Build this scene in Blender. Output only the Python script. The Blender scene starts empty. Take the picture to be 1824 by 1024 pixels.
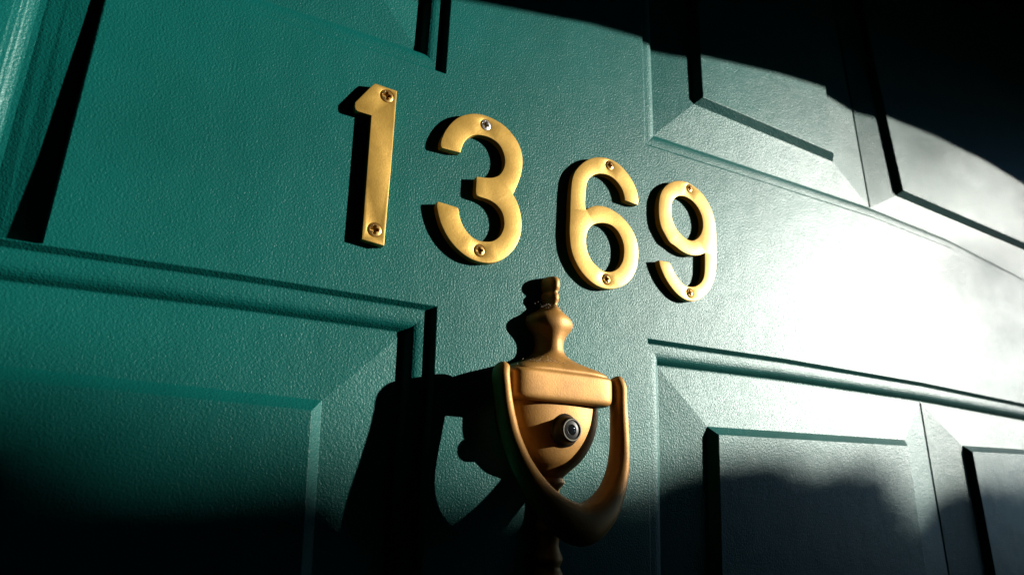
import bpy, math, random
import numpy as np
from mathutils import Vector, Matrix
from mathutils.geometry import delaunay_2d_cdt

random.seed(7)
S = 0.001                      # all drawing is done in millimetres
SC = bpy.context.scene
COL = SC.collection
R_ = math.radians

# ------------------------------------------------------------------ camera
D0 = 325.3                     # lens distance from the door skin, mm
F_PX, CX, CY = 1110.39, 912.0, 512.0
a, b, c = 0.286734, -0.510011, 0.033627
Rx = np.array([[1,0,0],[0,math.cos(a),-math.sin(a)],[0,math.sin(a),math.cos(a)]])
Ry = np.array([[math.cos(b),0,math.sin(b)],[0,1,0],[-math.sin(b),0,math.cos(b)]])
Rz = np.array([[math.cos(c),-math.sin(c),0],[math.sin(c),math.cos(c),0],[0,0,1]])
RC = Ry @ Rx @ Rz              # camera axes in door axes (x right, y up, z out of the door)
T3 = np.array([[1,0,0],[0,0,-1],[0,1,0]])
RB = T3 @ RC
cam = bpy.data.cameras.new('camera')
cam.sensor_width = 36.0
cam.lens = 36.0*F_PX/1824.0
cam.clip_start = 0.01
cam.clip_end = 200
cam.dof.use_dof = True
cam.dof.focus_distance = 0.385
cam.dof.aperture_fstop = 9.0
co = bpy.data.objects.new('camera', cam)
M = Matrix([list(RB[0])+[0], list(RB[1])+[-D0*S], list(RB[2])+[0], [0,0,0,1]])
co.matrix_world = M
COL.objects.link(co)
SC.camera = co

# ------------------------------------------------------------------ light
TX, TZ = 1.85, 0.47           # sun direction: 1.85 right, 0.47 up for every 1 out of the door
SUN = Vector((TX, -1.0, TZ)).normalized()
elev = math.asin(SUN.z)
azim = math.atan2(SUN.x, SUN.y)
world = bpy.data.worlds.new("World")
SC.world = world
world.use_nodes = True
wn = world.node_tree
wn.nodes.clear()
sky = wn.nodes.new('ShaderNodeTexSky')
sky.sky_type = 'NISHITA'
sky.sun_disc = False
sky.sun_elevation = elev
sky.sun_rotation = azim
sky.ozone_density = 4.0
sky.dust_density = 0.0
sky.air_density = 0.7
sky.altitude = 1500
bg = wn.nodes.new('ShaderNodeBackground')
bg.inputs['Strength'].default_value = 0.08
wo = wn.nodes.new('ShaderNodeOutputWorld')
wn.links.new(sky.outputs[0], bg.inputs['Color'])
wn.links.new(bg.outputs[0], wo.inputs['Surface'])
sl = bpy.data.lights.new('sun', 'SUN')
sl.energy = 5.0
sl.angle = R_(0.5)
sl.color = (1.0, 0.96, 0.89)
so = bpy.data.objects.new('sun', sl)
so.rotation_euler = SUN.to_track_quat('Z', 'Y').to_euler()
COL.objects.link(so)
SC.view_settings.view_transform = 'Standard'
SC.view_settings.look = 'None'
SC.view_settings.gamma = 1
SC.view_settings.use_curve_mapping = False
SC.view_settings.exposure = 1.15

# ------------------------------------------------------------------ helpers
def px(x, y, h=0.0):
    """point of the photograph -> door millimetres on the plane h mm in front of the skin"""
    d = RC @ np.array([(x-CX)/F_PX, -(y-CY)/F_PX, -1.0])
    t = (D0-h)/(-d[2])
    return (d[0]*t, d[1]*t)

def P3(x, z, h):
    return (x*S, -h*S, z*S)

def link(name, verts, faces, mat, parent=None, smooth=None):
    me = bpy.data.meshes.new(name)
    me.from_pydata([P3(*v) for v in verts], [], faces)
    me.validate()
    me.update()
    if mat: me.materials.append(mat)
    if smooth is not None:
        me.polygons.foreach_set('use_smooth', [True]*len(me.polygons))
        me.set_sharp_from_angle(angle=R_(smooth))
    o = bpy.data.objects.new(name, me)
    COL.objects.link(o)
    if parent:
        o.parent = parent
    return o

def empty(name, label, cat, group=None, loc=(0,0,0)):
    o = bpy.data.objects.new(name, None)
    o.empty_display_size = 0.01
    COL.objects.link(o)
    o['label'] = label; o['category'] = cat
    if group: o['group'] = group
    return o

def area(p):
    return 0.5*sum(p[i][0]*p[(i+1)%len(p)][1]-p[(i+1)%len(p)][0]*p[i][1] for i in range(len(p)))

def ccw(p):
    return list(p) if area(p) > 0 else list(reversed(p))

def inset(p, d):
    """mitred inset of a counter-clockwise closed polygon by d (negative = outwards)"""
    n = len(p); out = []
    for i in range(n):
        p0 = Vector(p[i-1]); p1 = Vector(p[i]); p2 = Vector(p[(i+1) % n])
        e1 = (p1-p0).normalized(); e2 = (p2-p1).normalized()
        n1 = Vector((-e1.y, e1.x)); n2 = Vector((-e2.y, e2.x))
        m = n1+n2
        k = m.length_squared
        m = m*(2.0/k) if k > 0.35 else n1
        out.append(tuple(p1+m*d))
    return out

def inpoly(pt, poly):
    x, y = pt; r = False; n = len(poly)
    for i in range(n):
        x1, y1 = poly[i]; x2, y2 = poly[i-1]
        if (y1 > y) != (y2 > y) and x < (x2-x1)*(y-y1)/(y2-y1)+x1:
            r = not r
    return r

def sheet(rings, lines=()):
    """constrained Delaunay skin through rings [(points, heights)] and open lines"""
    V = []; Hh = []; E = []
    for pts, hs in rings:
        s = len(V); n = len(pts)
        for i, p in enumerate(pts):
            V.append(Vector(p)); Hh.append(hs[i] if hasattr(hs, '__len__') else hs)
            E.append((s+i, s+(i+1) % n))
    for pts, hs in lines:
        s = len(V)
        for i, p in enumerate(pts):
            V.append(Vector(p)); Hh.append(hs[i] if hasattr(hs, '__len__') else hs)
            if i: E.append((s+i-1, s+i))
    vo, eo, fo, ov, oe, of = delaunay_2d_cdt(V, E, [], 0, 1e-5)
    hh = []
    for i, v in enumerate(vo):
        if ov[i]: hh.append(Hh[ov[i][0]])
        else: hh.append(None)
    for i, h in enumerate(hh):
        if h is None:
            k = min(range(len(V)), key=lambda j: (V[j]-vo[i]).length_squared)
            hh[i] = Hh[k]
    verts = [(v.x, v.y, hh[i]) for i, v in enumerate(vo)]
    return verts, [tuple(f) for f in fo]

def sub(verts, faces, test):
    keep = []
    for f in faces:
        cx = sum(verts[i][0] for i in f)/len(f); cy = sum(verts[i][1] for i in f)/len(f)
        if test((cx, cy)): keep.append(f)
    ids = sorted({i for f in keep for i in f}); mp = {j: k for k, j in enumerate(ids)}
    return [verts[i] for i in ids], [tuple(mp[i] for i in f) for f in keep]

def flipout(verts, faces):
    out = []
    for f in faces:
        p = [verts[i] for i in f[:3]]
        ar = (p[1][0]-p[0][0])*(p[2][1]-p[0][1])-(p[2][0]-p[0][0])*(p[1][1]-p[0][1])
        out.append(f if ar > 0 else tuple(reversed(f)))
    return out

def catmull(P, n=6, closed=True):
    """smooth a traced outline; entries with a trailing 'c' stay sharp corners"""
    pts = [tuple(p[:2]) for p in P]; cor = [len(p) > 2 for p in P]
    N = len(pts); out = []
    rng = range(N) if closed else range(N-1)
    for i in rng:
        p0 = pts[i-1] if (closed or i > 0) else pts[i]
        p1 = pts[i]; p2 = pts[(i+1) % N]
        p3 = pts[(i+2) % N] if (closed or i+2 < N) else p2
        if cor[i]: p0 = p1
        if cor[(i+1) % N]: p3 = p2
        out.append(p1)
        if cor[i] and cor[(i+1) % N]: continue
        for k in range(1, n):
            t = k/n; t2 = t*t; t3 = t2*t
            out.append(tuple(0.5*((2*p1[j])+(-p0[j]+p2[j])*t+(2*p0[j]-5*p1[j]+4*p2[j]-p3[j])*t2+(-p0[j]+3*p1[j]-3*p2[j]+p3[j])*t3) for j in range(2)))
    if not closed: out.append(pts[-1])
    return out

# ------------------------------------------------------------------ materials
def newmat(name):
    m = bpy.data.materials.new(name); m.use_nodes = True
    nt = m.node_tree; bs = nt.nodes['Principled BSDF']
    return m, nt, bs

def node(nt, typ, **kw):
    n = nt.nodes.new(typ)
    for k, v in kw.items():
        if k in n.inputs: n.inputs[k].default_value = v
        else: setattr(n, k, v)
    return n

def ramp(nt, src, stops):
    r = nt.nodes.new('ShaderNodeValToRGB')
    while len(r.color_ramp.elements) < len(stops): r.color_ramp.elements.new(0.5)
    for e, (p, col) in zip(r.color_ramp.elements, stops):
        e.position = p; e.color = (*col, 1)
    nt.links.new(src, r.inputs[0])
    return r.outputs[0]

def bump(nt, h, dist, strength=1.0, prev=None):
    bn = nt.nodes.new('ShaderNodeBump')
    bn.inputs['Strength'].default_value = strength
    bn.inputs['Distance'].default_value = dist
    nt.links.new(h, bn.inputs['Height'])
    if prev: nt.links.new(prev, bn.inputs['Normal'])
    return bn.outputs[0]

def mat_door():
    m, nt, bs = newmat('green_satin_paint')
    tc = node(nt, 'ShaderNodeTexCoord')
    n1 = node(nt, 'ShaderNodeTexNoise', Scale=900.0, Detail=2.0, Roughness=0.55, Distortion=0.35)
    n2 = node(nt, 'ShaderNodeTexNoise', Scale=9.0, Detail=3.0)
    n3 = node(nt, 'ShaderNodeTexNoise', Scale=60.0, Detail=3.0)
    vo = node(nt, 'ShaderNodeTexVoronoi', Scale=55.0)
    for n in (n1, n2, n3, vo): nt.links.new(tc.outputs['Object'], n.inputs['Vector'])
    base = ramp(nt, n2.outputs['Fac'], [(0.3, (0.0004, 0.062, 0.053)), (0.7, (0.0006, 0.078, 0.068))])
    # tiny pale specks of dust stuck in the paint
    sp = ramp(nt, vo.outputs['Distance'], [(0.0, (1, 1, 1)), (0.032, (0, 0, 0))])
    gate = ramp(nt, vo.outputs['Color'], [(0.86, (0, 0, 0)), (0.88, (1, 1, 1))])
    mu = node(nt, 'ShaderNodeMath', operation='MULTIPLY')
    nt.links.new(sp, mu.inputs[0]); nt.links.new(gate, mu.inputs[1])
    mx = node(nt, 'ShaderNodeMix', data_type='RGBA')
    nt.links.new(mu.outputs[0], mx.inputs[0]); nt.links.new(base, mx.inputs[6])
    mx.inputs[7].default_value = (0.35, 0.4, 0.36, 1)
    nt.links.new(mx.outputs[2], bs.inputs['Base Color'])
    rr = node(nt, 'ShaderNodeMapRange')
    rr.inputs['To Min'].default_value = 0.39; rr.inputs['To Max'].default_value = 0.46
    nt.links.new(n3.outputs['Fac'], rr.inputs['Value'])
    nt.links.new(rr.outputs[0], bs.inputs['Roughness'])
    bs.inputs['IOR'].default_value = 1.5
    bs.inputs['Specular IOR Level'].default_value = 0.29
    bs.inputs['Specular Tint'].default_value = (0.82, 1.0, 0.91, 1)
    b1 = bump(nt, n1.outputs['Fac'], 0.00036)
    n4 = node(nt, 'ShaderNodeTexNoise', Scale=38.0, Detail=2.0)
    nt.links.new(tc.outputs['Object'], n4.inputs['Vector'])
    b1 = bump(nt, n4.outputs['Fac'], 0.0005, 1.0, b1)
    nt.links.new(b1, bs.inputs['Normal'])
    return m

def mat_brass(name, c1, c2, rough, metal, grain=900.0, bdist=0.00006):
    m, nt, bs = newmat(name)
    tc = node(nt, 'ShaderNodeTexCoord')
    n1 = node(nt, 'ShaderNodeTexNoise', Scale=70.0, Detail=5.0, Roughness=0.6)
    n2 = node(nt, 'ShaderNodeTexNoise', Scale=grain, Detail=2.0)
    for n in (n1, n2): nt.links.new(tc.outputs['Object'], n.inputs['Vector'])
    base = ramp(nt, n1.outputs['Fac'], [(0.36, c1), (0.58, c2)])
    nt.links.new(base, bs.inputs['Base Color'])
    bs.inputs['Metallic'].default_value = metal
    rr = node(nt, 'ShaderNodeMapRange')
    rr.inputs['To Min'].default_value = rough-0.05; rr.inputs['To Max'].default_value = rough+0.07
    nt.links.new(n2.outputs['Fac'], rr.inputs['Value'])
    nt.links.new(rr.outputs[0], bs.inputs['Roughness'])
    nt.links.new(bump(nt, n2.outputs['Fac'], bdist), bs.inputs['Normal'])
    return m

def mat_plain(name, col, rough, metal=0.0, **kw):
    m, nt, bs = newmat(name)
    tc = node(nt, 'ShaderNodeTexCoord')
    n = node(nt, 'ShaderNodeTexNoise', Scale=kw.get('scale', 300.0), Detail=3.0)
    nt.links.new(tc.outputs['Object'], n.inputs['Vector'])
    c0 = tuple(x*0.8 for x in col)
    nt.links.new(ramp(nt, n.outputs['Fac'], [(0.35, c0), (0.65, col)]), bs.inputs['Base Color'])
    bs.inputs['Roughness'].default_value = rough
    bs.inputs['Metallic'].default_value = metal
    return m

M_DOOR = mat_door()
M_NUM = mat_brass('satin_brass', (0.43, 0.255, 0.048), (0.52, 0.315, 0.065), 0.42, 0.55)
M_KNOCK = mat_brass('aged_brass', (0.29, 0.14, 0.026), (0.37, 0.185, 0.037), 0.54, 0.42, 1100.0, 0.00009)
M_SCREW = mat_brass('brass_screw', (0.30, 0.17, 0.045), (0.50, 0.30, 0.09), 0.36, 0.8, 600.0, 0.00008)
M_STEEL = mat_brass('steel_screw', (0.36, 0.35, 0.33), (0.5, 0.48, 0.45), 0.36, 0.8, 600.0, 0.00008)
M_BLACK = mat_plain('black_metal', (0.018, 0.016, 0.012), 0.42, 0.3)
M_RIM = mat_plain('grey_rim', (0.16, 0.15, 0.12), 0.4, 0.6)
M_BEAM = mat_plain('dark_timber', (0.045, 0.035, 0.028), 0.7, scale=8.0)
M_LEAF = mat_plain('leaf', (0.05, 0.09, 0.03), 0.6, scale=20.0)
M_DUST = mat_plain('dust', (0.42, 0.36, 0.28), 0.9)
m, nt, bs = newmat('lens_glass')
bs.inputs['Base Color'].default_value = (0.01, 0.012, 0.014, 1)
bs.inputs['Roughness'].default_value = 0.04
bs.inputs['Coat Weight'].default_value = 1.0
M_GLASS = m

# ------------------------------------------------------------------ the door
XL, XR, ZB, ZT = -330.0, 1330.0, -1450.0, 860.0
door = empty('front_door', 'teal green panelled front door with stippled satin paint, filling the whole picture', 'door')

def densify(p, step=60.0):
    out = []
    for i in range(len(p)):
        q0 = Vector(p[i]); q1 = Vector(p[(i+1) % len(p)])
        n = max(1, int((q1-q0).length/step))
        for k in range(n): out.append(tuple(q0.lerp(q1, k/n)))
    return out

# outer outlines of the four mouldings (door millimetres, traced on the skin)
UL = ccw([(128.3, 243.4), (128.4, 800), (-300, 800), (-300, 233.5), (-12.1, 237.4), (58, 240.9)])
LL = ccw([(133.2, 90.2), (134.6, 43.5), (134.6, -620), (-300, -620), (-300, 85.5), (-55.5, 88.4), (26.3, 89.9)])
UR = ccw([(294.6, 244.0), (422.5, 248.3), (594.9, 253.6), (741.8, 251.0), (894.9, 237.5), (1100, 215), (1290, 190), (1290, 800), (295.2, 800), (295.2, 292.0)])
LR = ccw([(291.4, 92.2), (437.9, 94.6), (638.8, 94.3), (834.5, 90.2), (1060, 84), (1290, 76), (1290, -620), (288.0, -620), (288.0, -59.4), (290.0, 17.0)])
# (distance from the outer edge, height): step, rounded bead, deep step, sloping field
PROF = [(0, 0), (0.4, -0.12), (2.8, -2.25), (3.5, -2.4), (5.0, -2.42), (7.0, -2.42), (9.0, -2.52),
        (10.8, -2.75), (12.1, -3.1), (13.2, -3.6), (14.2, -4.25), (15.1, -5.05), (15.9, -5.85), (16.4, -6.15), (17.3, -6.25)]
# raised inner panels: (outline on top of the bevel)
UR_A = ccw([(362.3, 310.2), (538.8, 310.6), (538.4, 735), (362.5, 735)])
UR_B = ccw([(656.1, 301.1), (921.9, 298.5), (1230, 290), (1230, 735), (625, 735), (637.5, 460), (645.2, 389.7)])
LR_A = ccw([(356.7, 29.8), (595.3, 33.1), (595.6, -73.1), (596.5, -560), (346, -560), (351.9, -62.3)])
LR_B = ccw([(707.6, 32.9), (812.7, 34.5), (1230, 30), (1230, -560), (722, -560), (711.2, -78.3)])
LL_A = ccw([(69.3, 25.9), (73.6, -49.8), (84, -560), (-240, -560), (-240, 27), (-56, 29.2)])
UL_A = ccw([(64.5, 306), (64.5, 735), (-236, 735), (-236, 300)])
rings = [([(XL, ZB), (XR, ZB), (XR, ZT), (XL, ZT)], 0.0)]
lines = []
KH = 1.45                      # how deep the pressed relief is
OUT = [UL, LL, UR, LR]
for k, poly in enumerate(OUT):
    pp = ccw(densify(poly))
    for d, h in PROF:
        rings.append((inset(poly, d), h*KH))
for top in (UR_A, UR_B, LR_A, LR_B, LL_A, UL_A):
    rings.append((inset(top, -6.3), -4.0*KH))
    rings.append((inset(top, -5.9), -3.8*KH))
    rings.append((inset(top, -0.35), -0.32))
    rings.append((top, -0.2))
# thin grooves where two fields of one recess meet
def groove(p0, p1):
    x0, z0 = p0; x1, z1 = p1
    for dx, h in ((-2.0, -6.1), (-1.3, -6.2), (-0.7, -8.6), (1.0, -8.6), (1.8, -6.2)):
        lines.append(([(x0+dx, z0), (x1+dx, z1)], h*KH))
groove((603.8, 271.4), (572.0, 780))
groove((642.6, 76.3), (664.0, -600))
# channel beside the left end of the middle rail
CH = [(-53.4, 0.0), (-54.0, -0.3), (-55.2, -4.4), (-62, -5.5), (-70, -7.4), (-77, -9.2), (-79.5, -9.2), (-81.5, -8.4), (-83.5, -7.2), (-85.5, -6.2), (-88, -5.4), (-91, -5.0), (-96, -4.8), (-104, -4.0), (-112, -1.0), (-116, 0.0)]
zb, zt = 88.8, 228.0
n_ch = len(CH)
for i, (x, h) in enumerate(CH):
    lines.append(([(x, zb), (x, zt)], [h*1.15, h*0.66]))
verts, faces = sheet(rings, lines)
# ends of the channel: a short wall below and above
faces = flipout(verts, faces)
skin_v, skin_f = sub(verts, faces, lambda p: not any(inpoly(p, q) for q in OUT))
base = len(skin_v)
# close the slab: rim and back
rim = [(XL, ZB), (XR, ZB), (XR, ZT), (XL, ZT)]
idx = [min(range(base), key=lambda j: (skin_v[j][0]-x)**2+(skin_v[j][1]-z)**2) for x, z in rim]
skin_v += [(x, z, -44.0) for x, z in rim]
for i in range(4):
    j = (i+1) % 4
    skin_f.append((idx[j], idx[i], base+i, base+j))
skin_f.append((base+3, base+2, base+1, base))
link('door_slab', skin_v, skin_f, M_DOOR, door, 4.0)
for poly in OUT:
    pv, pf = sub(verts, faces, lambda p: inpoly(p, poly))
    link('door_panel', pv, pf, M_DOOR, door, 4.0)

# ------------------------------------------------------------------ house numbers
def Z(off, s, pts):
    """zoomed-in tracing -> photograph pixels"""
    return [((off[0]+p[0]/s, off[1]+p[1]/s) + tuple(p[2:])) for p in pts]

HF = 4.7     # front face of the numbers above the skin
def tr(pts):
    return [tuple(px(p[0], p[1], HF)) + tuple(p[2:]) for p in pts]
c_ = 'c'
one = [(668.3,148.8,c_),(707.3,162.2,c_),(696.5,300,c_),(684.2,437.8,c_),(644.7,425.9,c_),(653,318,c_),(661.5,205.5,c_),(637,198.2,c_),(633.2,195,c_),(632.0,190,c_),(632.8,182.5,c_),(662,153.5,c_)]
three = (Z((740,190),6.829,[(310,465),(320,400),(370,290),(450,190),(550,120),(680,88),(800,95),(930,140),(1060,215),(1160,310),(1250,440),(1295,570),(1303,700),(1285,820),(1240,950)])
 + Z((740,330),6.829,[(1187,110,c_),(1232,190),(1270,300),(1290,430),(1285,560),(1260,660),(1210,760),(1130,850),(1030,915),(920,943),(820,938),(700,905),(590,840),(480,740),(390,620),(320,480),(280,350),(262,245),(268,212),(290,203),(490,262),(515,275),(527,305),(540,380),(580,490),(650,590),(740,660),(850,685),(950,675),(1030,615),(1075,520),(1080,430),(1055,330),(990,240),(900,180),(800,145),(757,128),(740,105),(735,60)])
 + Z((740,190),6.829,[(742,920),(744,870),(756,853),(860,864),(950,862),(1030,825),(1080,740),(1090,640),(1060,530),(1000,440),(900,375),(790,345),(700,350),(630,390),(585,450),(562,510),(547,560,c_),(345,508),(318,492)]))
six = (Z((970,260),7.316,[(1215,766,c_),(1224,700),(1205,590),(1150,460),(1060,330),(960,230),(850,170),(740,148),(640,155),(540,195),(460,260),(400,335),(365,430),(350,540),(340,700),(335,900)])
 + Z((970,390),7.316,[(328,120),(332,250),(352,400),(400,540),(480,680),(590,800),(700,875),(820,908),(930,900),(1040,860),(1130,780),(1195,650),(1220,500),(1215,350),(1180,220),(1110,90)])
 + Z((970,260),7.316,[(1010,925),(900,842),(800,793),(700,778),(620,790),(543,830,c_),(530,760),(535,640),(545,520),(570,440),(620,390),(690,362),(780,365),(870,400),(950,470),(1010,560),(1040,650),(1050,708,c_)]))
six_h = Z((970,390),7.316,[(600,100),(660,62),(740,50),(820,60),(900,100),(970,180),(1020,290),(1038,400),(1025,530),(980,620),(920,670),(850,690),(770,675),(690,620),(610,530),(560,420),(540,300),(553,180)])
nine = (Z((1130,430),7.876,[(345,262,c_),(490,292,c_),(520,340),(560,430),(620,520),(690,598),(760,632),(850,632),(920,592),(965,530),(985,450),(990,350),(990,158,c_),(930,185),(850,195),(760,180),(660,130),(570,60)])
 + Z((1130,310),7.876,[(495,950),(440,860),(380,740),(350,600),(345,450),(360,320),(400,220),(470,145),(550,105),(640,95),(740,115),(850,180),(950,270),(1030,390),(1090,520),(1130,680),(1145,850)])
 + Z((1130,430),7.876,[(1150,60),(1150,300),(1130,480),(1080,630),(1010,735),(920,805),(830,833),(730,820),(620,750),(520,640),(430,500),(370,360)]))
nine_h = Z((1130,310),7.876,[(540,370),(590,320),(650,302),(730,320),(820,380),(900,480),(950,600),(965,720),(945,820),(900,890),(830,932),(760,922),(680,870),(600,780),(545,670),(520,560),(520,450)])

def screw_mesh(name, cx, cz, hh, r, ang, mat, parent, tilt=(0, 0), label=None):
    """round-headed cross-recess screw, one head with its slot sunk in"""
    n = 56; V = []; Fc = []; id = {}
    ca, sa = math.cos(ang), math.sin(ang)
    for i in range(n+1):
        for j in range(n+1):
            u = -1+2*i/n; v = -1+2*j/n
            # square grid -> disc
            x = u*math.sqrt(max(0, 1-v*v/2)); y = v*math.sqrt(max(0, 1-u*u/2))
            rr = math.hypot(x, y)
            X = x*r; Y = y*r
            p = X*ca+Y*sa; q = -X*sa+Y*ca
            dome = 1.0*math.sqrt(max(0, 1-(rr*0.985)**2)) if rr < 1 else 0
            rl = math.hypot(p, q)/r
            arm = min(abs(p), abs(q)); 
            wdt = 0.16*r*(1.2-0.5*rl)
            sl = 1-min(1, max(0, (arm-wdt)/(0.09*r)))
            en = 1-min(1, max(0, (rl-0.52)/0.14))
            cen = 1-min(1, max(0, (rl-0.2)/0.12))
            k = max(sl*en, cen)
            dome -= k*2.6*(1-0.35*rl)
            h = hh+dome-0.55+tilt[0]*x+tilt[1]*y
            V.append((cx+X, cz+Y, h))
    for i in range(n):
        for j in range(n):
            a0 = i*(n+1)+j
            Fc.append((a0, a0+n+1, a0+n+2, a0+1))
    o = link(name, V, Fc, mat, parent, 40.0)
    if label: o['label'] = label
    return o

def number(label, outline, hole, screws, group):
    o = empty('house_number', label, 'house number', group)
    out = ccw(catmull(tr(outline), 5))
    hs = ccw(catmull(tr(hole), 5)) if hole else None
    bev = 0.45
    R = [(out, HF-0.28), (inset(out, 0.14), HF-0.09), (inset(out, bev), HF)]
    if hs:
        R += [(hs, HF-0.28), (inset(hs, -0.14), HF-0.09), (inset(hs, -bev), HF)]
    circ = []
    for (sx, sz, rr, *_r) in screws:
        for rad, h in ((rr+0.55, HF), (rr+0.3, HF-0.1), (rr-0.5, HF-1.2)):
            cp = [(sx+rad*math.cos(t*math.pi/16), sz+rad*math.sin(t*math.pi/16)) for t in range(32)]
            R.append((cp, h))
        circ.append((sx, sz, rr-0.5))
    v, f = sheet(R)
    f = flipout(v, f)
    v, f = sub(v, f, lambda p: inpoly(p, out) and not (hs and inpoly(p, hs)))
    # side walls, slightly drafted towards the back edge
    def wall(loop, sgn):
        n = len(loop); b0 = len(v)
        lo = inset(loop, 0.0)
        for p in loop: v.append((p[0], p[1], HF-0.28))
        for p in lo: v.append((p[0], p[1], -0.05))
        for i in range(n):
            j = (i+1) % n
            q = (b0+i, b0+n+i, b0+n+j, b0+j)
            f.append(q if sgn > 0 else tuple(reversed(q)))
    wall(out, 1)
    if hs: wall(hs, -1)
    link('plate', v, f, M_NUM, o, 22.0)
    for (sx, sz, rr, ang, mt, tl, lb) in screws:
        screw_mesh('screw', sx, sz, HF+0.15, rr, ang, mt, o, tl, lb)
    return o

GN = 'brass house numbers screwed to the door'
number('brass numeral one, first from the left of the four house numbers', one, None,
       [(89.9,211.2,4.1,0.15,M_SCREW,(0,0),None), (90.6,126.3,4.1,0.05,M_SCREW,(0.1,0),None)], GN)
number('brass numeral three with one silver and one brass screw', three, None,
       [(155.9,213.4,3.75,-0.15,M_STEEL,(0,0.1),'silver steel screw'), (155.9,127.6,3.75,0.2,M_SCREW,(0,0),None)], GN)
number('brass numeral six, standing right above the knocker finial', six, six_h,
       [(256.4,213.3,3.6,0.1,M_SCREW,(0,0),None), (252.3,126.9,3.6,0.3,M_SCREW,(0,0.1),None)], GN)
number('brass numeral nine, farthest right of the four house numbers', nine, nine_h,
       [(334.7,216.0,3.3,-0.2,M_SCREW,(0,0),None), (329.5,130.5,3.4,0.35,M_SCREW,(0,0),None)], GN)

# ------------------------------------------------------------------ door knocker
AX = 208.0
HK = {'finial': 1.33, 'hinge_block': 1.24, 'backplate': 1.24}   # how far each casting stands off the door
kn = empty('door_knocker', 'aged brass urn-shaped door knocker with a hanging ring and a black peephole', 'door knocker')

def loft(name, rows, mat, parent, seg=40, smooth=50.0, sub_=4, caps=True):
    """rows (z, half width, height, exponent): half-round body lying on the door"""
    # smooth interpolation between rows (monotone: plain cosine-free linear with Catmull)
    pts = []
    for i in range(len(rows)-1):
        p0 = rows[max(0, i-1)]; p1 = rows[i]; p2 = rows[i+1]; p3 = rows[min(len(rows)-1, i+2)]
        for k in range(sub_):
            t = k/sub_; t2 = t*t; t3 = t2*t
            pts.append([0.5*((2*p1[j])+(-p0[j]+p2[j])*t+(2*p0[j]-5*p1[j]+4*p2[j]-p3[j])*t2+(-p0[j]+3*p1[j]-3*p2[j]+p3[j])*t3) for j in range(4)])
    pts.append(list(rows[-1]))
    V = []; Fc = []
    for z, w, h, n in pts:
        w = max(0.3, w); h = max(0.2, h)
        for k in range(seg+1):
            t = math.pi*k/seg
            cx, sx = math.cos(t), math.sin(t)
            x = w*math.copysign(abs(cx)**(2/n), cx); y = h*abs(sx)**(2/n)
            z2 = z-0.11*max(0, z-100) if name == 'finial' else z
            f_ = 1.0 if name != 'backplate' else 1-0.16*min(1, max(0, (-z-7)/4))
            V.append((AX+x*f_+(1.0 if name == 'finial' else 0)+(1-f_)*17, z2, y*HK[name]-0.1))
    m_ = seg+1
    for i in range(len(pts)-1):
        for k in range(seg):
            a0 = i*m_+k
            Fc.append((a0, a0+1, a0+m_+1, a0+m_))
    if caps:
        Fc.append(tuple(range(m_))[::-1])
        b0 = (len(pts)-1)*m_
        Fc.append(tuple(range(b0, b0+m_)))
    return link(name, V, Fc, mat, parent, smooth)

loft('finial', [
    (123.2, 1.5, 2.0, 1.85), (122.8, 3.6, 5.2, 1.85), (121.5, 4.9, 7.0, 1.85), (118.5, 5.7, 8.0, 1.85), (114.5, 5.5, 7.9, 1.85), (112.2, 4.7, 7.0, 1.85),
    (110.8, 4.6, 6.8, 1.85), (108.8, 5.2, 7.4, 1.85), (106.0, 5.3, 7.5, 1.85), (103.5, 4.6, 6.8, 1.85), (101.6, 4.4, 6.6, 1.85), (99.6, 6.0, 7.4, 1.85), (97.0, 9.8, 8.4, 1.85),
    (94.5, 14.2, 9.8, 1.85), (92.0, 16.4, 10.6, 1.85), (89.5, 16.9, 10.7, 1.85), (87.0, 15.8, 10.4, 1.85), (84.0, 13.0, 9.6, 1.85), (81.0, 11.0, 8.9, 1.85), (78.0, 10.0, 8.5, 1.85),
    (74.5, 9.8, 8.5, 1.85), (71.0, 10.9, 9.0, 1.85), (68.0, 14.0, 10.4, 2.1), (65.0, 19.5, 13.0, 2.4), (62.5, 25.5, 15.6, 3.0), (60.2, 31.0, 17.4, 4.0), (58, 33.8, 18.4, 5.0), (56, 34.2, 18.0, 6.0)],
    M_KNOCK, kn, 44)
loft('hinge_block', [(57.6, 32.5, 18.0, 5.0), (57.0, 34.4, 19.3, 6.0), (55.9, 35.3, 20.2, 7.0), (54.0, 35.7, 20.6, 7.5), (48, 35.8, 20.7, 7.5), (43.0, 35.6, 20.6, 7.5), (40.8, 35.2, 20.2, 7.0), (39.7, 34.3, 19.4, 6.0), (39.2, 32.8, 18.3, 5.0)],
     M_KNOCK, kn, 72)
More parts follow.
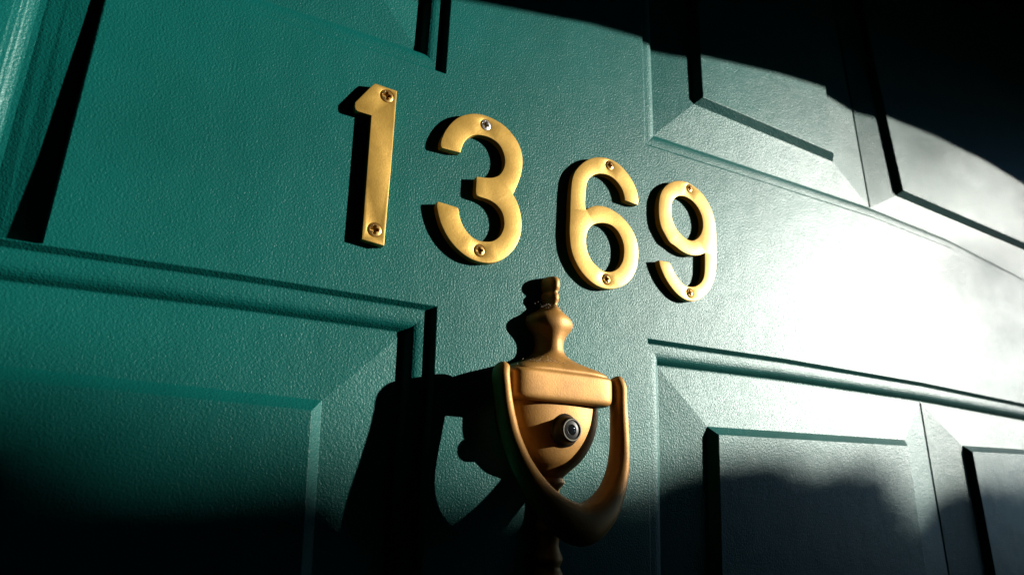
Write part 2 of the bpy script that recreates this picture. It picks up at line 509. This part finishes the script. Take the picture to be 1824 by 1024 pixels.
loft('backplate', [
    (44.0, 34.6, 16.0, 2.6), (39, 34.8, 16.4, 2.6), (33, 34.6, 16.8, 2.5), (26, 33.6, 17.0, 2.4), (19, 31.2, 16.6, 2.3), (12.5, 27.6, 15.6, 2.2), (6.5, 22.6, 14.0, 2.1),
    (2.0, 17.4, 11.0, 2), (-0.8, 13.4, 10.0, 2), (-2.6, 11.2, 9.2, 2), (-3.6, 11.6, 9.4, 2), (-5.2, 12.2, 9.8, 2), (-6.8, 11.4, 9.2, 2), (-9.0, 8.4, 7.6, 2), (-12, 7.0, 6.6, 2), (-16, 6.6, 6.4, 2),
    (-24, 7.4, 6.8, 2), (-30, 9.6, 8.6, 2), (-34, 8.2, 7.4, 2), (-39, 7.4, 6.6, 2), (-42.5, 8.2, 7.2, 2), (-46.5, 10.2, 8.4, 2), (-49.5, 9.0, 7.6, 2), (-51.5, 8.6, 7.2, 2), (-55.0, 10.4, 8.4, 2), (-60, 11.0, 8.8, 2), (-66, 8.0, 7.0, 2), (-72, 4.5, 4.5, 2), (-76, 1.0, 1.5, 2)],
    M_KNOCK, kn, 44)

def ring(name, half, mat, parent, seg=28):
    full = [(-x, z, h, r1, r2) for x, z, h, r1, r2 in half] + [(x, z, h, r1, r2) for x, z, h, r1, r2 in half[::-1][1:]]
    P = []
    for i in range(len(full)-1):
        p0 = full[max(0, i-1)]; p1 = full[i]; p2 = full[i+1]; p3 = full[min(len(full)-1, i+2)]
        for k in range(6):
            t = k/6; t2 = t*t; t3 = t2*t
            P.append([0.5*((2*p1[j])+(-p0[j]+p2[j])*t+(2*p0[j]-5*p1[j]+4*p2[j]-p3[j])*t2+(-p0[j]+3*p1[j]-3*p2[j]+p3[j])*t3) for j in range(5)])
    P.append(list(full[-1]))
    P = [[p[0]*0.975, p[1], p[2]*1.27, p[3]*0.98, p[4]*1.28] for p in P]
    V = []; Fc = []
    for i, (x, z, h, r1, r2) in enumerate(P):
        q0 = P[max(0, i-1)]; q1 = P[min(len(P)-1, i+1)]
        T = Vector((q1[0]-q0[0], q1[1]-q0[1], q1[2]-q0[2])).normalized()
        N = Vector((-T.y, T.x, 0)).normalized()
        B = T.cross(N)
        for k in range(seg):
            t = 2*math.pi*k/seg
            cc, ss = math.cos(t), math.sin(t)
            v = Vector((x, z, h)) + N*(r1*math.copysign(abs(cc)**0.85, cc)) + B*(r2*math.copysign(abs(ss)**0.85, ss))
            V.append((AX+v.x, v.y, v.z))
    for i in range(len(P)-1):
        for k in range(seg):
            a0 = i*seg+k; a1 = i*seg+(k+1) % seg
            Fc.append((a0, a1, a1+seg, a0+seg))
    Fc.append(tuple(range(seg))[::-1]); b0 = (len(P)-1)*seg
    Fc.append(tuple(range(b0, b0+seg)))
    o = link(name, V, Fc, mat, parent, 60.0)
    return o

ring('knocker_ring', [(40.6, 58.6, 13.2, 0.6, 0.8), (40.9, 58.0, 13.3, 2.4, 3.0), (41.6, 56.2, 13.6, 3.6, 4.6), (42.6, 51.5, 14.3, 4.1, 5.4), (42.0, 44, 15.2, 4.0, 5.2), (41.2, 36, 16.3, 4.1, 5.0), (40.0, 27, 17.6, 4.3, 5.2), (38.0, 17, 19.4, 4.4, 5.5),
     (34.4, 6.5, 21.8, 4.7, 6.0), (29.4, -3, 24.0, 5.3, 6.6), (22.6, -12, 26.0, 6.6, 7.4), (13.0, -20.5, 27.6, 9.0, 8.4), (0, -25.8, 28.4, 11.2, 8.8)], M_KNOCK, kn)
# pivots joining ring and block
def cyl_x(name, x0, x1, z, h, r, mat, parent):
    V = []; Fc = []; n = 20
    for x in (x0, x1):
        for k in range(n):
            t = 2*math.pi*k/n
            V.append((AX+x, z+r*math.cos(t), h+r*math.sin(t)))
    for k in range(n): Fc.append((k, (k+1) % n, n+(k+1) % n, n+k))
    Fc.append(tuple(range(n))[::-1]); Fc.append(tuple(range(n, 2*n)))
    return link(name, V, Fc, mat, parent, 40)
cyl_x('pivot_pin', -41, -34, 48.5, 16.4, 3.4, M_KNOCK, kn)
cyl_x('pivot_pin', 34, 41, 48.5, 16.4, 3.4, M_KNOCK, kn)

VUP = 7.0
# peephole: flange, barrel, rim, glass
def lathe(name, prof, cx, cz, mat, parent, n=48, tilt=(0.0, 0.0)):
    V = []; Fc = []
    for r, h in prof:
        h = h+VUP
        for k in range(n):
            t = 2*math.pi*k/n
            V.append((cx+r*math.cos(t)+tilt[0]*h, cz+r*math.sin(t)+tilt[1]*h, h))
    for i in range(len(prof)-1):
        for k in range(n):
            a0 = i*n+k; a1 = i*n+(k+1) % n
            Fc.append((a0, a1, a1+n, a0+n))
    b0 = (len(prof)-1)*n
    Fc.append(tuple(range(b0, b0+n)))
    return link(name, V, Fc, mat, parent, 35)
VX, VZ = 208.6, 23.8
viewer = lathe('peephole', [(9.6, 11.0), (9.6, 13.6), (9.2, 14.2), (8.6, 14.6), (8.0, 15.6), (7.4, 17.6), (7.0, 19.4), (6.6, 20.2), (6.1, 20.5)], VX, VZ, M_BLACK, kn)
viewer['label'] = 'black metal peephole viewer'
lathe('rim', [(6.3, 20.4), (6.3, 20.9), (6.1, 21.1), (5.6, 21.1), (5.4, 20.8), (5.2, 19.6), (4.6, 18.9)], VX, VZ, M_RIM, viewer)
lathe('lens', [(4.9, 18.9), (4.4, 19.5), (3.7, 20.0), (2.8, 20.4), (1.8, 20.65), (0.9, 20.78), (0.2, 20.8)], VX, VZ, M_GLASS, viewer)
lathe('inner_ring', [(3.3, 20.15), (3.3, 20.5), (3.0, 20.62), (2.8, 20.5)], VX, VZ, M_BLACK, viewer)

# dust and lint caught on the ledge between finial and block
def dust():
    V = []; Fc = []
    rnd = random.Random(3)
    for k in range(420):
        x = rnd.gauss(-9, 9); z = 62.5+rnd.gauss(0, 1.5)+abs(x+6)*-0.10
        h = 19.5+rnd.uniform(-1.5, 2.0)
        if k % 3 == 0: x = rnd.gauss(-1, 6); z = 99.5+rnd.gauss(0, 1.0); h = 8.5+rnd.uniform(-1, 2)
        s = rnd.uniform(0.08, 0.28); b0 = len(V)
        d1 = Vector((rnd.gauss(0, 1), rnd.gauss(0, 1), rnd.gauss(0, 1))).normalized()
        d2 = d1.cross(Vector((rnd.gauss(0, 1), rnd.gauss(0, 1), rnd.gauss(0, 1)))).normalized(); d3 = d1.cross(d2)
        c0 = Vector((AX+x, z, h))
        for d in (d1*s*2, -d1*s, d2*s, d3*s): V.append(tuple(c0+d))
        for t in ((0,1,2),(0,2,3),(0,3,1),(1,3,2)): Fc.append(tuple(b0+i for i in t))
    o = link('dust', V, Fc, M_DUST, None)
    o['label'] = 'pale dust caught on the shoulders of the brass knocker'; o['kind'] = 'stuff'; o['category'] = 'dust'
DUST = True

# ------------------------------------------------------------------ what shades the door
def box_obj(name, x0, x1, z0, z1, h0, h1, mat, kind=None, label=None, cat=None):
    V = [(x, z, h) for x in (x0, x1) for z in (z0, z1) for h in (h0, h1)]
    Fc = [(0,1,3,2),(4,6,7,5),(0,4,5,1),(2,3,7,6),(0,2,6,4),(1,5,7,3)]
    o = link(name, V, Fc, mat)
    if kind: o['kind'] = kind
    if label: o['label'] = label
    if cat: o['category'] = cat
    return o

# unseen overhang, made up as an arched beam: its lower front edge throws the curved shadow across the top of the door
HB = 330.0
edge = [(-700, 60), (-92, 245), (60, 300), (130, 303), (169, 313), (216, 327), (270, 336), (295, 340), (346, 347), (398, 358), (470, 373), (538, 383), (600, 383), (660, 387), (740, 393), (860, 394), (961, 388), (1400, 370), (2200, 300)]
lo = [(x+TX*HB, z+TZ*HB) for x, z in edge]
top = 1258.0
V = []; Fc = []
for x, z in lo:
    V += [(x, z, 230.0), (x, z, HB), (x, top, HB), (x, top, 230.0)]
for i in range(len(lo)-1):
    a0 = 4*i; b0 = 4*(i+1)
    for k in range(4):
        j = (k+1) % 4
        Fc.append((a0+k, a0+j, b0+j, b0+k))
Fc.append((3, 2, 1, 0)); n4 = 4*(len(lo)-1); Fc.append((n4, n4+1, n4+2, n4+3))
beam = link('shadow_beam', V, Fc, M_BEAM)
beam['kind'] = 'structure'
box_obj('blocker_ceiling', -1500, 2300, 1262, 1300, -40, 2240, M_BEAM, 'structure')  # unseen slab, added to keep skylight off the door
box_obj('blocker_floor', -1500, 2300, -1500, -1452, -60, 2240, M_BEAM, 'structure')  # added out of view to block light from below
box_obj('blocker_wall', -1500, 2300, -1450, 1260, 2200, 2240, M_BEAM, 'structure')  # this and the next four: added sky blockers, open only towards the sun
box_obj('blocker_wall', -1540, -1502, -1450, 1260, -40, 2240, M_BEAM, 'structure')
box_obj('blocker_wall', 2262, 2298, -1450, 1260, 1360, 2198, M_BEAM, 'structure')
box_obj('blocker_wall', 2262, 2298, -1450, -160, 2, 1358, M_BEAM, 'structure')
box_obj('blocker_wall', 2262, 2298, 905, 1259, 2, 1358, M_BEAM, 'structure')  # added to cut sky reflection in the upper door
box_obj('door_lintel', XL, 2260, 862, 1260, -60, -2, M_BEAM, 'structure')
box_obj('house_wall', XR+2, 2260, -1450, 860, -60, -6, M_BEAM, 'structure')
box_obj('house_wall', -1500, XL-2, -1450, 1260, -60, -6, M_BEAM, 'structure')

# tall shrub out of view: its leaves throw the soft ragged shade over the lower door
prof_x = [-200, -50, 9, 42, 70, 110, 153, 182, 240, 296, 320, 350, 375, 408, 439, 480, 532, 580, 620, 660, 700, 762, 900, 1300]
prof_z = [-6, -12, -18, -26, -38, -24, -15, -12, -12, -16, -10, 8, 20, 26, 20, 14, 8, -34, -40, 2, 8, -2, -6, 0]

def leaves(name, spots, rnd, parent, lo_, hi_):
    V = []; Fc = []
    for x, z, h in spots:
        c0 = Vector((x, z, h))
        L = rnd.uniform(lo_, hi_); W = L*rnd.uniform(0.42, 0.55)
        d = Vector((rnd.gauss(0, 1), rnd.gauss(0, 1), rnd.gauss(0, 1))).normalized()
        e = d.cross(Vector((rnd.gauss(0, 1), rnd.gauss(0, 1), rnd.gauss(0, 1)))).normalized()
        nrm = d.cross(e); b0 = len(V)
        for u, w in ((-0.5, 0), (-0.2, 0.5), (0.15, 0.42), (0.5, 0), (0.15, -0.42), (-0.2, -0.5)):
            V.append(tuple(c0+d*(u*L)+e*(w*W)+nrm*(abs(w)*L*0.12)))
        Fc += [(b0, b0+1, b0+2, b0+3), (b0, b0+3, b0+4, b0+5)]
    return link(name, V, Fc, M_LEAF, parent)

def stems(xs, h0, z0, z1, r, parent):
    Vt = []; Ft = []; n = 8
    for q, x0 in enumerate(xs):
        b0 = len(Vt)
        for f, rr in ((0, r), (0.5, r*0.75), (1, r*0.35)):
            for k in range(n):
                t = 2*math.pi*k/n
                Vt.append((x0+rr*math.cos(t)+40*math.sin(q*2.1+f*2), z0+(z1-z0)*f, h0+rr*math.sin(t)))
        for i in range(2):
            for k in range(n): Ft.append((b0+i*n+k, b0+i*n+(k+1) % n, b0+(i+1)*n+(k+1) % n, b0+(i+1)*n+k))
    link('trunk', Vt, Ft, M_BEAM, parent)

def shrub():
    rnd = random.Random(11); sp = []
    for k in range(5200):
        sx = rnd.uniform(-260, 1300)
        top_z = float(np.interp(sx, prof_x, prof_z))
        if k < 1500: sz = top_z-24-abs(rnd.gauss(0, 60))+max(0, rnd.gauss(-8, 12))
        elif sx < 120 and k < 3000: sz = top_z+20-abs(rnd.gauss(0, 110))
        else: sz = top_z-(85 if sx < 120 else 18)-rnd.uniform(0, 1) ** 1.3*620
        hh = rnd.uniform(1750, 2150) if sx > 130 else rnd.uniform(2600, 3600)
        sp.append((sx+TX*hh, sz+TZ*hh, hh))
    root = empty('shrub', 'tall leafy shrub standing out of view', 'shrub')
    leaves('crown', sp, rnd, root, 45, 85)
    stems([3300+q*360 for q in range(5)], 1950, -1450, 700, 14, root)

def leaf_screen():
    """unseen sparse leaves, added to dim the sunlight on the right end of the door"""
    rnd = random.Random(5); sp = []
    n = 0
    while n < 4200:
        sx = rnd.uniform(520, 1500); sz = rnd.uniform(-160, 640)
        dens = min(1.0, max(0.0, (sx-600)/190.0))
        dens = max(dens, min(1.0, max(0.0, (sz-255)/90.0))*min(1.0, max(0.0, (sx-560)/80.0)))
        n += 1
        if rnd.random() > dens*SCREEN_D: continue
        hh = rnd.uniform(5200, 8200)
        sp.append((sx+TX*hh, sz+TZ*hh, hh))
    root = empty('leaf_screen', 'sparse leaf screen added out of view to dim the sun', 'leaf_screen')
    leaves('crown', sp, rnd, root, 30, 46)
    stems([13500], 6700, -1450, 4200, 70, root)
SCREEN_D = 0.46
leaf_screen()  # added sun dimmer for the right end, out of view
shrub()
if DUST: dust()
